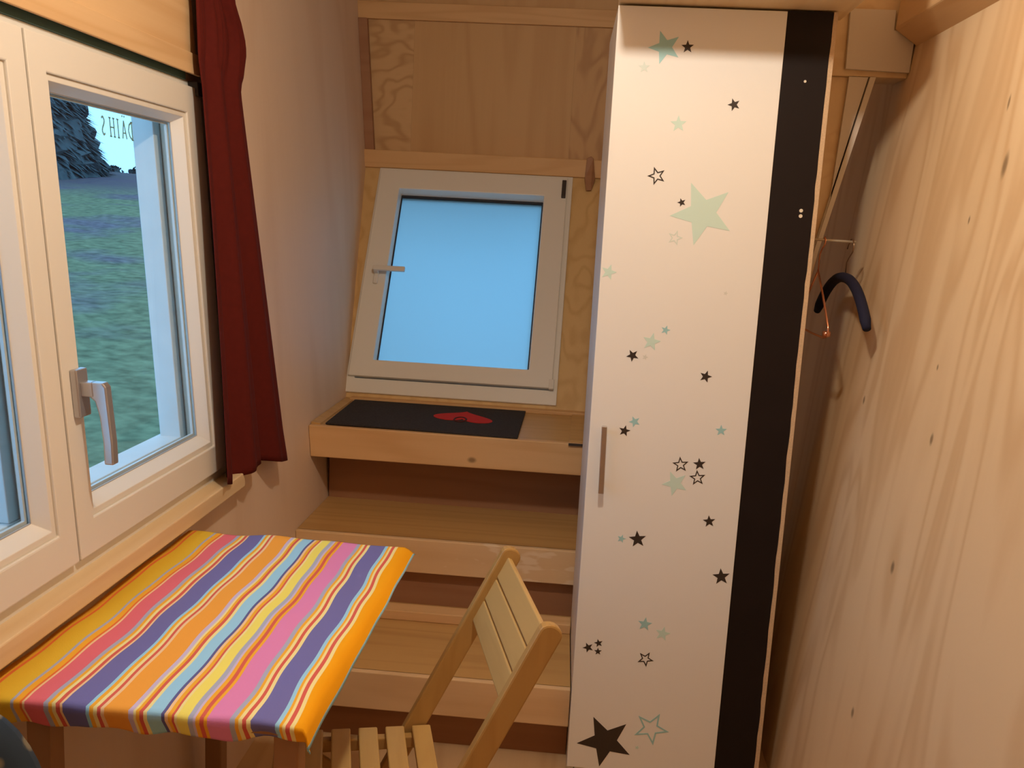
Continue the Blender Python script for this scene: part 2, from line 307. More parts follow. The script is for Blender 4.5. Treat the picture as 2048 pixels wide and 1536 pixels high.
# ================================================================== big double casement window
win = struct(empty('window_1', LW(1.6, 0.80, 0)), 'white double casement window looking out on a meadow')
MB().ring((W0, W1, V0, V1), (W0+0.03, W1-0.02, V0+0.025, V1-0.02), -0.09, 0.006, LW).build('window_frame', 'white_frame', win, bevel=0.002)
def sash(y0, y1, z0, z1, g0, g1, gz0, gz1, handle):
    s = MB().ring((y0, y1, z0, z1), (g0-0.032, g1+0.032, gz0-0.032, gz1+0.028), -0.05, 0.022, LW).build('sash', 'white_frame', win, bevel=0.003)
    MB().ring((g0-0.032, g1+0.032, gz0-0.032, gz1+0.028), (g0, g1, gz0, gz1), -0.010, 0.016, LW, (g0-0.020, g1+0.020, gz0-0.020, gz1+0.016)).build('glazing_bead', 'white_frame', s, bevel=0.001)
    MB().ring((g0-0.004, g1+0.004, gz0-0.004, gz1+0.004), (g0+0.006, g1-0.006, gz0+0.006, gz1-0.006), -0.022, -0.016, LW).build('spacer_bar', 'spacer', s)
    MB().box(g0-0.02, g1+0.02, gz0-0.02, gz1+0.015, -0.0155, -0.0125, LW).build('pane', 'glass', s)
    MB().ring((g0-0.004, g1+0.004, gz0-0.004, gz1+0.004), (g0+0.001, g1-0.001, gz0+0.001, gz1-0.001), -0.012, -0.009, LW).build('gasket', 'gasket', s)
    return s
s1 = sash(1.616, 2.358, 0.832, 1.785, 1.705, 2.236, 0.932, 1.692, True)
s0 = sash(0.862, 1.610, 0.832, 1.785, 0.945, 1.522, 0.932, 1.692, False)
# handle
hp = MB().box(1.640, 1.680, 1.100, 1.190, 0.022, 0.036, LW).build('handle_plate', 'alu', s1, bevel=0.003)
h = MB(); hz = 1.153
h.box(1.649, 1.673, hz-0.014, hz+0.014, 0.034, 0.060, LW)
pr = [(0.052, hz+0.014), (0.078, hz+0.014), (0.084, hz+0.006), (0.086, hz-0.10), (0.084, hz-0.142), (0.066, hz-0.142), (0.068, hz-0.10), (0.066, hz-0.05), (0.060, hz-0.022), (0.050, hz-0.014)]
h.prism(pr, 1.650, 1.672, lambda o, z, y: LW(y, z, o))
h.build('handle', 'alu', s1, bevel=0.003)
# mirrored lettering on the pane (read from outside)
lt = MB()
def bar(y0, z0, y1, z1, wd):
    y0, y1 = 1.931+(y0-1.99)*0.88, 1.931+(y1-1.99)*0.88
    d = Vector((y1-y0, z1-z0)).normalized(); n = Vector((-d.y, d.x))*wd/2
    q = [(y0+n.x, z0+n.y), (y1+n.x, z1+n.y), (y1-n.x, z1-n.y), (y0-n.x, z0-n.y)]
    lt.prism(q, -0.0165, -0.0160, LW)
zb, zt = 1.634, 1.672
def stem(y, w=0.004):
    bar(y, zb, y, zt, w); bar(y-0.005, zt, y+0.005, zt, 0.003); bar(y-0.005, zb, y+0.005, zb, 0.003)
S = [(1.995, zt-0.004), (1.988, zt), (1.982, zt-0.008), (1.986, zt-0.016), (1.992, zb+0.016), (1.996, zb+0.008), (1.990, zb), (1.983, zb+0.004)]
S = [(3.978-y, z) for y, z in S]
for p, q in zip(S, S[1:]): bar(*p, *q, 0.004)
stem(2.022); stem(2.040); bar(2.022, (zb+zt)/2, 2.040, (zb+zt)/2, 0.003); stem(2.060)
bar(2.080, zb, 2.090, zt, 0.004); bar(2.090, zt, 2.100, zb, 0.004); bar(2.084, zb+0.012, 2.096, zb+0.012, 0.003); bar(2.083, zt+0.009, 2.087, zt+0.009, 0.004); bar(2.093, zt+0.009, 2.097, zt+0.009, 0.004)
stem(2.130)
for p, q in zip([(2.130, zt), (2.118, zt-0.006), (2.112, (zb+zt)/2), (2.118, zb+0.006)], [(2.118, zt-0.006), (2.112, (zb+zt)/2), (2.118, zb+0.006), (2.130, zb)]): bar(*p, *q, 0.004)
lt.build('pane_lettering', 'print', s1)
# outside jamb boards and outer sill
b = MB(); b.box(2.236, 2.37, 0.84, 1.80, -0.105, -0.052, LW); b.build('outer_jamb', 'jamb', win, bevel=0.002)
b = MB(); b.box(0.80, 0.86, 0.84, 1.80, -0.19, -0.10, LW); b.build('outer_jamb', 'jamb', win, bevel=0.002)
b = MB(); b.box(0.80, 2.37, 0.83, 0.925, -0.115, -0.052, LW); b.build('outer_sill', 'jamb', win, bevel=0.002)
MB().box(1.53, 1.60, 0.925, 1.72, -0.105, -0.055, LW).build('outer_mullion', 'jamb', win, bevel=0.002)
# inner sill, head board, tape
sl = MB().hexa([(-0.945, -0.2, 0.762), (-0.878, -0.2, 0.762), (-0.878, 2.39, 0.762), (-0.945, 2.39, 0.762), (-0.945, -0.2, 0.806), (-0.878, -0.2, 0.802), (-0.878, 2.39, 0.802), (-0.945, 2.39, 0.806)])
sl.build('window_sill', 'sill', win, bevel=0.003)
MB().box(0.4, 2.335, 1.828, 2.20, 0.0, 0.028, LW).build('head_board', 'pine', win, bevel=0.002)
MB().box(0.4, 2.335, 1.812, 1.862, 0.028, 0.036, LW).build('head_strip', 'pine', win, bevel=0.002)
MB().box(0.4, 2.30, 1.800, 1.828, 0.0, 0.012, LW).build('sealing_tape', 'tape', win)
MB().box(2.325, 2.352, 1.765, 1.80, 0.0, 0.030, LW).build('hinge', 'dark_plastic', win, bevel=0.002)

# ================================================================== leaning frosted window
win2 = struct(empty('window_2', BW(-0.51, 0.79, 0)), 'white framed frosted window leaning outwards above the ledge')
MB().ring((-0.934, -0.084, 0.795, 1.702), (-0.90, -0.115, 0.848, 1.675), -0.07, 0.012, BW).build('window_frame', 'white_frame2', win2, bevel=0.003)
sh = MB().ring((-0.925, -0.105, 0.852, 1.690), (-0.826, -0.208, 0.920, 1.602), -0.05, 0.026, BW, (-0.832, -0.202, 0.914, 1.608)).build('sash', 'white_frame2', win2, bevel=0.003)
MB().ring((-0.832, -0.202, 0.914, 1.608), (-0.823, -0.211, 0.917, 1.594), -0.028, -0.022, BW).build('gasket', 'seal', sh)
MB().box(-0.83, -0.204, 0.916, 1.606, -0.034, -0.029, BW).build('pane', 'frost', sh)
MB().box(-0.93, -0.09, 1.585, 1.70, -0.30, -0.04, BW).build('outer_head', 'jamb', win2)
MB().box(-0.882, -0.862, 1.205, 1.275, 0.026, 0.036, BW).build('handle_plate', 'white_plastic', sh, bevel=0.004)
h = MB().box(-0.882, -0.862, 1.243, 1.262, 0.034, 0.060, BW); h.box(-0.882, -0.748, 1.244, 1.263, 0.056, 0.070, BW); h.build('handle', 'white_plastic', sh, bevel=0.004)
MB().box(-0.128, -0.110, 1.60, 1.672, 0.026, 0.040, BW).build('hinge', 'dark_plastic', sh, bevel=0.002)
MB().box(-0.118, -0.098, 0.845, 0.880, 0.024, 0.038, BW).build('hinge', 'white_plastic', sh, bevel=0.002)

# ================================================================== window ledge with mat
lg = tag(empty('window_ledge', (-0.45, 3.38, 0.66)), 'deep wooden window ledge with thick pine front board below the frosted window', 'ledge')
MB().box(-0.90, 0.034, 3.135, 3.66, 0.745, 0.770).build('top_board', 'tread', lg, bevel=0.001)
MB().hexa([LW(3.12, 0.662, 0.001), (0.034, 3.12, 0.662), (0.034, 3.145, 0.662), LW(3.145, 0.662, 0.001), LW(3.12, 0.772, 0.001), (0.034, 3.12, 0.772), (0.034, 3.145, 0.772), LW(3.145, 0.772, 0.001)]).build('front_board', 'fascia', lg, bevel=0.003)
MB().hexa([(-0.921, 3.146, 0.765), (-0.885, 3.146, 0.765), (-0.885, 3.63, 0.765), (-0.921, 3.63, 0.765), (-0.921, 3.146, 0.780), (-0.889, 3.146, 0.776), (-0.889, 3.63, 0.776), (-0.922, 3.63, 0.780)]).build('side_strip', 'tread', lg)
MB().box(-0.90, 0.034, 3.600, 3.655, 0.770, 0.784).build('back_strip', 'pine_x', lg, bevel=0.002)
MB().box(-0.020, 0.034, 3.15, 3.60, 0.770, 0.776).build('end_strip', 'tread', lg, bevel=0.001)
MB().box(-0.022, 0.034, 3.112, 3.118, 0.766, 0.774).build('slot_edge', 'dark_plastic', lg)
mt_ = tag(empty('door_mat', (-0.54, 3.38, 0.771)), 'charcoal felt mat with a red heart lying on the window ledge', 'mat')
MB().hexa([(-0.872, 3.150, 0.7725), (-0.197, 3.128, 0.7725), (-0.200, 3.596, 0.7725), (-0.879, 3.596, 0.7725), (-0.872, 3.150, 0.779), (-0.197, 3.128, 0.779), (-0.200, 3.596, 0.779), (-0.879, 3.596, 0.779)]).build('felt', 'mat', mt_, bevel=0.002)
hb = MB(); poly = []
for k in range(48):
    t = 2*math.pi*k/48
    hx = 16*math.sin(t)**3/16; hy = (13*math.cos(t)-5*math.cos(2*t)-2*math.cos(3*t)-math.cos(4*t))/16
    poly.append((-0.418+hx*0.112, 3.395-(hy)*0.10-0.02*hx))
hb.prism(poly, 0.779, 0.7805, lambda a, c, d: (a, c, d)); hb.build('heart_print', 'red', mt_)
rg = MB(); rp = [(-0.424+0.022*math.cos(a*math.pi/10), 3.345+0.038*math.sin(a*math.pi/10), 0.7805) for a in range(21)]
rg.tube(rp, 0.0035, 6, False); rg.build('ring_print', 'darkred', mt_)

# ================================================================== stepped bench
st = tag(empty('stepped_bench', (-0.42, 2.9, 0)), 'wooden stepped bench of two broad treads below the window ledge', 'steps')
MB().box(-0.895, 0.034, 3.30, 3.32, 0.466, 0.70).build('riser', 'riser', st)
MB().hexa([LW(2.92, 0.44, 0.001), (0.034, 2.92, 0.44), (0.034, 3.31, 0.44), LW(3.31, 0.44, 0.001), LW(2.92, 0.466, 0.001), (0.034, 2.92, 0.466), (0.034, 3.31, 0.466), LW(3.31, 0.466, 0.001)]).build('tread', 'tread', st, bevel=0.002)
MB().hexa([LW(2.905, 0.352, 0.001), (0.034, 2.905, 0.352), (0.034, 2.928, 0.352), LW(2.928, 0.352, 0.001), LW(2.905, 0.466, 0.001), (0.034, 2.905, 0.466), (0.034, 2.928, 0.466), LW(2.928, 0.466, 0.001)]).build('fascia', 'fascia3', st, bevel=0.003)
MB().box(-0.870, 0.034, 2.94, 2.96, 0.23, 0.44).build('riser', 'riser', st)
def xe(y): return 0.033-0.0115*(y-2.41)/0.47
def step_box(x0, y0, y1, z0, z1):
    return MB().hexa([(x0, y0, z0), (xe(y0), y0, z0), (xe(y1), y1, z0), (x0, y1, z0), (x0, y0, z1), (xe(y0), y0, z1), (xe(y1), y1, z1), (x0, y1, z1)])
step_box(-0.865, 2.80, 2.862, 0.23, 0.262).build('batten', 'fascia', st, bevel=0.003)
step_box(-0.865, 2.455, 2.875, 0.205, 0.230).build('tread', 'tread', st, bevel=0.002)
MB().box(-0.865, 0.034, 2.885, 2.94, 0.205, 0.230).build('tread_back', 'tread', st)
step_box(-0.865, 2.440, 2.462, 0.118, 0.230).build('fascia', 'fascia2', st, bevel=0.003)
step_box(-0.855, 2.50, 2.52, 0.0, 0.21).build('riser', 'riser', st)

# ================================================================== wardrobe
WF = 2.39
wd = tag(empty('wardrobe', (0.294, 2.6, 0)), 'tall narrow white wardrobe with star stickers and a black side strip', 'wardrobe')
MB().hexa([(0.0355, 2.409, 0), (0.054, 2.409, 0), (0.042, 2.88, 0), (0.024, 2.88, 0), (0.0355, 2.409, 2.03), (0.054, 2.409, 2.03), (0.042, 2.88, 2.03), (0.024, 2.88, 2.03)]).build('side_panel', 'white_door', wd)
# right side panel with raw ragged front edge
rp_ = MB(); n = 60; rnd = random.Random(3)
b0 = len(rp_.v)
for k in range(n+1):
    z = 2.030*k/n; e = rnd.choice([0, 0, 0, 0.0008, -0.0012, 0.0015])
    rp_.v += [(0.5425+e, 2.392, z), (0.5535, 2.392, z), (0.5535, 2.88, z), (0.5425+e, 2.88, z)]
for k in range(n):
    for j in range(4):
        a = b0+4*k; rp_.f.append((a+j, a+(j+1) % 4, a+4+(j+1) % 4, a+4+j))
rp_.f += [(b0, b0+3, b0+2, b0+1), tuple(b0+4*n+j for j in range(4))]
rp_.build('side_panel', 'chip', wd)
MB().box(0.056, 0.5425, 2.412, 2.88, 2.012, 2.028).build('top_panel', 'white_door', wd)
MB().box(0.056, 0.5425, 2.412, 2.88, 0.0, 0.05).build('plinth', 'white_door', wd)
MB().box(0.056, 0.5425, 2.864, 2.88, 0.05, 2.012).build('back_panel', 'white_door', wd)
fp = MB().box(0.4365, 0.5425, 2.392, 2.41, 0.03, 2.030).build('filler_strip', 'black_panel', wd, bevel=0.0008)
for x, z, r in ((0.492, 1.870, 0.0032), (0.514, 1.566, 0.0045), (0.514, 1.553, 0.0045)):
    MB().tube([(x, 2.394, z), (x, 2.3905, z)], r, 12).build('screw_hole_plug', 'screw', fp)
door = MB().box(0.035, 0.4355, WF, WF+0.018, 0.03, 2.028).build('door', 'white_door', wd, bevel=0.0015)
hd = MB(); hd.tube([(0.072, WF, 0.985), (0.072, WF-0.022, 0.985)], 0.005, 10); hd.tube([(0.075, WF, 0.845), (0.075, WF-0.022, 0.845)], 0.005, 10)
hd.hexa([(0.068, WF-0.030, 0.822), (0.082, WF-0.030, 0.822), (0.082, WF-0.020, 0.822), (0.068, WF-0.020, 0.822), (0.065, WF-0.030, 1.0), (0.079, WF-0.030, 1.0), (0.079, WF-0.020, 1.0), (0.065, WF-0.020, 1.0)])
hd.build('handle', 'steel', door, bevel=0.0015)
STARS = [(0.153, 1.935, 0.0405, 183, 't', 0), (0.207, 1.938, 0.0155, 93, 'd', 0), (0.107, 1.887, 0.0144, 93, 'p', 0), (0.329, 1.809, 0.0155, 183, 'd', 0), (0.2, 1.758, 0.0205, 93, 'm', 0), (0.157, 1.632, 0.0232, 183, 'd', 1), (0.223, 1.571, 0.011, 183, 'd', 0), (0.276, 1.547, 0.0803, 187, 'm', 0), (0.214, 1.484, 0.0197, 3, 'p', 1), (0.056, 1.39, 0.0205, 3, 'm', 0), (0.35, 1.354, 0.0064, 3, 'g', 0), (0.209, 1.253, 0.0125, 3, 't', 0), (0.176, 1.221, 0.0239, 8, 'm', 0), (0.163, 1.181, 0.0076, 3, 'g', 0), (0.131, 1.183, 0.0164, 193, 'd', 0), (0.319, 1.141, 0.0163, 3, 'd', 0), (0.149, 1.012, 0.0153, 43, 't', 0), (0.125, 0.986, 0.0154, 8, 'd', 0), (0.37, 1.004, 0.0151, 93, 't', 0), (0.275, 0.907, 0.0217, 98, 'd', 1), (0.323, 0.912, 0.0165, 98, 'd', 0), (0.321, 0.875, 0.0217, 98, 'd', 1), (0.265, 0.856, 0.0346, 188, 'm', 0), (0.361, 0.761, 0.0167, 98, 'd', 0), (0.18, 0.698, 0.0235, 98, 'd', 0), (0.138, 0.696, 0.0118, 3, 't', 0), (0.405, 0.613, 0.0233, 98, 'd', 0), (0.217, 0.464, 0.0198, 13, 't', 0), (0.266, 0.441, 0.0211, 8, 'm', 0), (0.071, 0.384, 0.0148, 188, 'd', 0), (0.098, 0.399, 0.0121, 33, 'd', 0), (0.098, 0.375, 0.0107, 93, 'd', 0), (0.226, 0.365, 0.0226, 63, 'd', 1), (0.135, 0.116, 0.0775, 190, 'd', 0), (0.256, 0.166, 0.0498, 65, 't', 1), (0.223, 0.106, 0.0068, 3, 'm', 0)]
for (x, z, r, an, c, outline) in STARS:
    def pts(rr):
        return [(x+rr*(1 if k % 2 == 0 else 0.42)*math.cos(math.radians(an+36*k)), z+rr*(1 if k % 2 == 0 else 0.42)*math.sin(math.radians(an+36*k))) for k in range(10)]
    s = MB(); P = pts(r); fn = lambda a, c_, d: (a, d, c_)
    if not outline:
        bq = len(s.v); y0, y1 = WF-0.0006, WF+0.0001
        s.v += [(x, y0, z)] + [(a, y0, c_) for a, c_ in P] + [(a, y1, c_) for a, c_ in P]
        for k in range(10):
            n = (k+1) % 10; s.f += [(bq, bq+1+k, bq+1+n), (bq+1+k, bq+11+k, bq+11+n, bq+1+n)]
    else:
        Q = pts(r*0.66 if r < 0.03 else r*0.76); bq = len(s.v); y0, y1 = WF-0.0006, WF+0.0001
        for lst, y in ((P, y0), (Q, y0), (P, y1), (Q, y1)): s.v += [(a, y, c_) for a, c_ in lst]
        for k in range(10):
            n = (k+1) % 10; s.f += [(bq+k, bq+n, bq+10+n, bq+10+k), (bq+k, bq+20+k, bq+20+n, bq+n), (bq+10+k, bq+10+n, bq+30+n, bq+30+k)]
    s.build('star_sticker', 'star_'+c, door)

# ================================================================== timber post, boxed beam end and slanted board right of the wardrobe
po = tag(empty('slanted_post', (0.63, 2.68, 0.6)), 'pine post with a pale slanted board between wardrobe and right wall', 'post')
def PY(a, c, d): return (a, d, c)
MB().prism([(0.570, 0.60), (0.570, 1.925), (0.655, 1.925), (0.648, 1.60), (0.60, 1.30), (0.575, 1.18)], 2.65, 2.74, PY).build('timber', 'sill', po)
MB().prism([(0.640, 1.60), (0.655, 1.925), (0.704, 1.925), (0.598, 1.42), (0.585, 1.36)], 2.636, 2.66, PY).build('board', 'white_panel', po)
MB().prism([(0.7075, 1.925), (0.722, 1.925), (0.575, 1.25), (0.5645, 1.25)], 2.630, 2.66, PY).build('edge_strip', 'white_panel', po)
bx_ = tag(empty('beam_end_box', (0.71, 2.66, 1.925)), 'notched white board over a timber beam end beside the wardrobe top', 'beam end')
MB().prism([(0.640, 1.942), (0.803, 1.938), (0.807, 2.034), (0.7525, 2.042), (0.7525, 2.092), (0.637, 2.092)], 2.622, 2.634, PY).build('white_board', 'white_panel', bx_, bevel=0.001)
MB().prism([(0.600, 1.926), (0.803, 1.926), (0.805, 1.99), (0.803, 2.2), (0.600, 2.2)], 2.636, 2.75, PY).build('timber_block', 'sill', bx_, bevel=0.003)

# ================================================================== hanging rod and hangers
rod = MB().tube([(0.5545, 2.565, 1.499), (0.700, 2.565, 1.497)], 0.0035, 10)
tag(rod.build('hanger_rod', 'rod', org=(0.56, 2.565, 1.499), smooth=True), 'thin pale rod sticking out from the wardrobe side', 'rod')
hg = tag(empty('padded_hanger', (0.69, 2.60, 1.30)), 'dark navy padded clothes hanger on the thin rod', 'hanger')
pts = []; rad = []
for k in range(25):
    t = -1+2*k/24; y = 2.600-0.255*t
    z = 1.402-0.112*abs(t)**2.2
    pts.append((0.69, y, z)); rad.append(0.0135 if abs(t) < 0.97 else 0.010)
o = MB().tube(pts, rad, 12); o.build('padded_bar', 'navy_vel', hg, smooth=True)
hk = [(0.69, 2.592, 1.41), (0.69, 2.592, 1.442), (0.69, 2.575, 1.455), (0.69, 2.545, 1.472), (0.69, 2.540, 1.488), (0.69, 2.552, 1.503), (0.69, 2.570, 1.5045), (0.69, 2.590, 1.490), (0.69, 2.60, 1.478)]
MB().tube(hk, 0.0018, 8).build('hook', 'wire', hg, smooth=True)
h2 = tag(empty('wire_hanger', (0.62, 2.60, 1.25)), 'thin copper wire hanger half hidden behind the wardrobe edge', 'hanger')
tri = [(0.62, 2.60, 1.415), (0.62, 2.52, 1.355), (0.62, 2.435, 1.282), (0.62, 2.432, 1.268), (0.62, 2.44, 1.256), (0.62, 2.47, 1.250), (0.62, 2.60, 1.248), (0.62, 2.74, 1.250), (0.62, 2.765, 1.262), (0.62, 2.76, 1.282), (0.62, 2.68, 1.355), (0.62, 2.60, 1.415)]
MB().tube(tri, 0.0030, 8).build('frame', 'copper', h2, smooth=True)
MB().tube([(0.62, 2.60, 1.413), (0.62, 2.60, 1.46), (0.62, 2.58, 1.476), (0.62, 2.556, 1.487), (0.62, 2.554, 1.499), (0.62, 2.566, 1.506), (0.62, 2.578, 1.497)], 0.0022, 8).build('hook', 'copper', h2, smooth=True)
MB().tube([(0.612, 2.448, 1.262), (0.630, 2.448, 1.262)], 0.008, 10).build('clip', 'copper', h2, smooth=True)

# ================================================================== curtain
cu = tag(empty('curtain', LW(2.5, 0.76, 0.06)), 'dark red cloth curtain hanging beside the casement window', 'curtain')
RE = [(2.58, 2.05), (2.585, 2.03), (2.615, 2.00), (2.64, 1.955), (2.646, 1.92), (2.585, 1.805), (2.60, 1.71), (2.63, 1.53), (2.685, 1.21), (2.745, 0.85), (2.77, 0.765)]
LE = [(2.287, 2.05), (2.287, 1.981), (2.269, 1.853), (2.276, 1.785), (2.265, 1.515), (2.238, 1.089), (2.216, 0.827), (2.205, 0.79)]
def interp(tab, z):
    for (a, za), (c, zc) in zip(tab, tab[1:]):
        if zc <= z <= za: return a+(c-a)*(za-z)/(za-zc)
    return tab[0][0] if z > tab[0][1] else tab[-1][0]
c = MB(); NU, NV = 72, 70
for j in range(NV+1):
    v = j/NV
    for i in range(NU+1):
        u = i/NU
        zbot = 0.818-0.055*u-0.012*math.sin(u*9.0)
        z = 2.20+(zbot-2.20)*v
        yl, yr = interp(LE, z), interp(RE, z)
        amp = 0.006+0.016*v
        of = 0.050+amp*math.sin(u*2*math.pi*2.6+0.6+0.5*v)+0.4*amp*math.sin(u*2*math.pi*5.3+2.0*v+1)
        if v < 0.25: of += 0.004*math.sin(u*60)
        c.v.append(LW(yl+(yr-yl)*u, z, of))
for j in range(NV):
    for i in range(NU):
        a = j*(NU+1)+i; c.f.append((a, a+1, a+NU+2, a+NU+1))
co = c.build('cloth', 'curtain', cu, smooth=True)
md = co.modifiers.new('thick', 'SOLIDIFY'); md.thickness = 0.0015
MB().tube([LW(0.5, 2.19, 0.05), LW(2.66, 2.19, 0.05)], 0.007, 10).build('curtain_rod', 'leg_dark', cu, smooth=True)

# ================================================================== table and striped cloth
TX0, TX1, TY0, TY1, TZ = -0.890, -0.375, 1.285, 2.085, 0.734
tb = tag(empty('table', (-0.63, 1.68, 0)), 'small wooden table against the window wall under the striped cloth', 'table')
MB().box(TX0, TX1-0.016, TY0+0.004, TY1, TZ-0.022, TZ-0.001).build('table_top', 'leg_dark', tb, bevel=0.003)
for x, y in ((-0.815, 1.33), (-0.415, 1.33), (-0.815, 2.03), (-0.60, 2.03)):
    MB().box(x-0.02, x+0.02, y-0.02, y+0.02, 0.0, TZ-0.022).build('leg', 'leg_dark', tb, bevel=0.003)
MB().box(-0.79, -0.63, 2.02, 2.04, 0.64, TZ-0.022).build('apron', 'leg_dark', tb)
def srgb(r, g, b_):
    f = lambda c: (c/255/12.92 if c/255 <= 0.04045 else ((c/255+0.055)/1.055)**2.4)
    return (min(0.92, f(r)/0.86), min(0.9, f(g)/0.76), min(0.9, f(b_)/0.62))
CC = {'gold': srgb(214, 170, 48), 'grey': srgb(165, 160, 165), 'or': srgb(245, 160, 45), 'red': srgb(205, 90, 70), 'tan': srgb(230, 185, 130), 'coral': srgb(216, 102, 104), 'pur': srgb(110, 102, 142), 'lb': srgb(150, 190, 215), 'cream': srgb(250, 205, 130), 'dp': srgb(95, 88, 125), 'yel': srgb(240, 205, 90), 'pink': srgb(214, 124, 155), 'lil': srgb(195, 170, 180), 'orange': srgb(240, 150, 55), 'amber': srgb(246, 152, 16), 'ored': srgb(220, 110, 50)}
SP = [(-175, 'or'), (-120, 'ored'), (-100, 'gold'), (60, 'grey'), (80, 'or'), (120, 'ored'), (135, 'tan'), (150, 'coral'), (270, 'grey'), (300, 'or'), (322, 'cream'), (345, 'red'), (370, 'tan'), (385, 'pur'), (525, 'lb'), (545, 'or'), (568, 'cream'), (590, 'red'), (610, 'tan'), (630, 'orange'), (770, 'lil'), (800, 'cream'), (815, 'or'), (835, 'red'), (858, 'cream'), (880, 'lb'), (965, 'dp'), (985, 'tan'), (1005, 'or'), (1030, 'red'), (1045, 'cream'), (1062, 'yel'), (1130, 'grey'), (1160, 'lil'), (1175, 'or'), (1200, 'red'), (1225, 'or'), (1245, 'pink'), (1380, 'grey'), (1410, 'or'), (1430, 'cream'), (1452, 'red'), (1475, 'cream'), (1500, 'pur'), (1640, 'lb'), (1665, 'or'), (1682, 'cream'), (1700, 'red'), (1725, 'cream'), (1750, 'amber'), (1895, 'lb'), (1912, None)]
sx = lambda zc: -0.854+0.496*zc/1892
cl = MB(); cols = []
XS = []
for (a, nm), (e, _) in zip(SP, SP[1:]):
    n = 1 if e-a < 60 else 3
    for k in range(n): XS.append(sx(a+(e-a)*k/n)); cols.append(CC[nm])
XS.append(sx(SP[-1][0]))
rows = []
for k in range(8): rows.append(('drop', 1-k/8))
NR = 60
for k in range(NR+1): rows.append(('top', k/NR))
def cloth_pt(x, row):
    kind, t = row
    wob = lambda y: 0.0016*math.sin(y*14+x*9)+0.0016*math.sin(y*37+x*23)
    xr = max(0.0, x-(TX1-0.004))                   # part beyond the table edge hangs down
    if kind == 'top':
        y = TY0-0.004+(TY1+0.012-TY0)*t + 0.006*math.sin(x*17)*(1 if t > 0.98 else 0)
        z = TZ+0.003+0.0012*(math.sin(y*23+x*31)+math.sin(y*11-x*41))
        dr = xr*(0.6+0.9*(1-t)**2)
        xx = x-xr*(0.25+0.55*(1-t)**2)+wob(y)*(0.4 if xr else 1)
        if t > 0.985: z -= 0.004
        if t < 0.02: z -= 0.001
        return (xx, y, z-dr)
    ln = 0.046-0.022*max(0, (x+0.62)/0.25)+0.005*math.sin(x*13+1.0)+0.004*math.sin(x*47)
    fold = 0.006*math.sin(x*38)+0.004*math.sin(x*83+1)
    y = TY0-0.004-0.006*min(1, t*4)+0.022*t+fold*t*0.7
    z = TZ+0.002-ln*t-xr*1.2*(1-t)-xr*0.9*t
    return (x-xr*0.8+wob(TY0), y, z)
for row in rows:
    for x in XS: cl.v.append(cloth_pt(x, row))
nx = len(XS)
for j in range(len(rows)-1):
    for i in range(nx-1):
        a = j*nx+i; cl.f.append((a, a+1, a+nx+1, a+nx)); cl.fc.append(cols[i])
clo = cl.build('tablecloth', 'cloth', org=(-0.63, 1.68, TZ), smooth=True)
tag(clo, 'multicoloured striped cotton tablecloth spread over the small table', 'tablecloth')
at = clo.data.attributes.new('stripe', 'FLOAT_COLOR', 'FACE')
for i, cc in enumerate(cl.fc): at.data[i].color = (*cc, 1)
md = clo.modifiers.new('thick', 'SOLIDIFY'); md.thickness = 0.0015; md.offset = 1

# ================================================================== folding chair
ch = tag(empty('folding_chair', (-0.066, 1.772, 0), math.radians(15.0)), 'slatted wooden folding chair pulled up to the striped table', 'chair')
def clocal(mb, name, mat, bevel=0.003, smooth=False):
    return mb.build(name, mat, ch, bevel=bevel, org=(0, 0, 0), smooth=smooth)
th = math.atan2(0.50, 1.0); ux, uz = -math.sin(th), -math.cos(th); px_, pz_ = math.cos(th), -math.sin(th)   # down the post / across the post
Ltot = 0.795/math.cos(th)
for sgn in (1, -1):
    pr = []
    hw = 0.0225
    for k in range(9):
        a = math.pi*k/8; pr.append((hw*math.cos(a), -hw*math.sin(a)*0.8))
    pr = [(p, t+0.018) for p, t in pr] + [(-hw, Ltot), (hw, Ltot)]
    pp = [(p*px_+t*ux, 0.80+p*pz_+t*uz) for p, t in pr]
    y0, y1 = (0.186, 0.208) if sgn > 0 else (-0.208, -0.186)
    clocal(MB().prism(pp, y0, y1, lambda a, c_, d: (a, d, max(0.0, c_))), 'back_post', 'chair', 0.004)
for k in range(3):
    t0 = 0.022+k*0.055; t1 = t0+0.051
    pr = [(p*px_+t*ux, 0.80+p*pz_+t*uz) for p, t in ((-0.006, t0), (0.006, t0), (0.006, t1), (-0.006, t1))]
    clocal(MB().prism(pr, -0.188, 0.188, lambda a, c_, d: (a, d, c_)), 'back_slat', 'chair_y', 0.003)
SZ = 0.40
for k in range(6):
    cx = -0.191-0.058*k
    clocal(MB().box(cx-0.0205, cx+0.0205, -0.182, 0.182, SZ-0.014, SZ), 'seat_slat', 'chair_y', 0.003)
for y in (-0.168, 0.168):
    clocal(MB().box(-0.505, -0.17, y-0.010, y+0.010, SZ-0.042, SZ-0.0145), 'seat_rail', 'chair', 0.003)
    a0, a1 = Vector((-0.46, SZ-0.02)), Vector((0.03, 0.0)); d = (a1-a0).normalized(); n_ = Vector((-d.y, d.x))*0.018
    yy = y-0.017 if y > 0 else y+0.017
    pr = [tuple(a0+n_), tuple(a1+n_), tuple(a1-n_), tuple(a0-n_)]
    clocal(MB().prism(pr, yy-0.006, yy+0.006, lambda a, c_, d_: (a, d_, max(0.0, c_))), 'rear_leg', 'chair', 0.003)
clocal(MB().tube([(-0.02, -0.16, 0.055), (-0.02, 0.16, 0.055)], 0.009, 10), 'stretcher', 'chair_y', 0, True)
clocal(MB().tube([(-0.36, -0.19, 0.08), (-0.36, 0.19, 0.08)], 0.009, 10), 'stretcher', 'chair_y', 0, True)

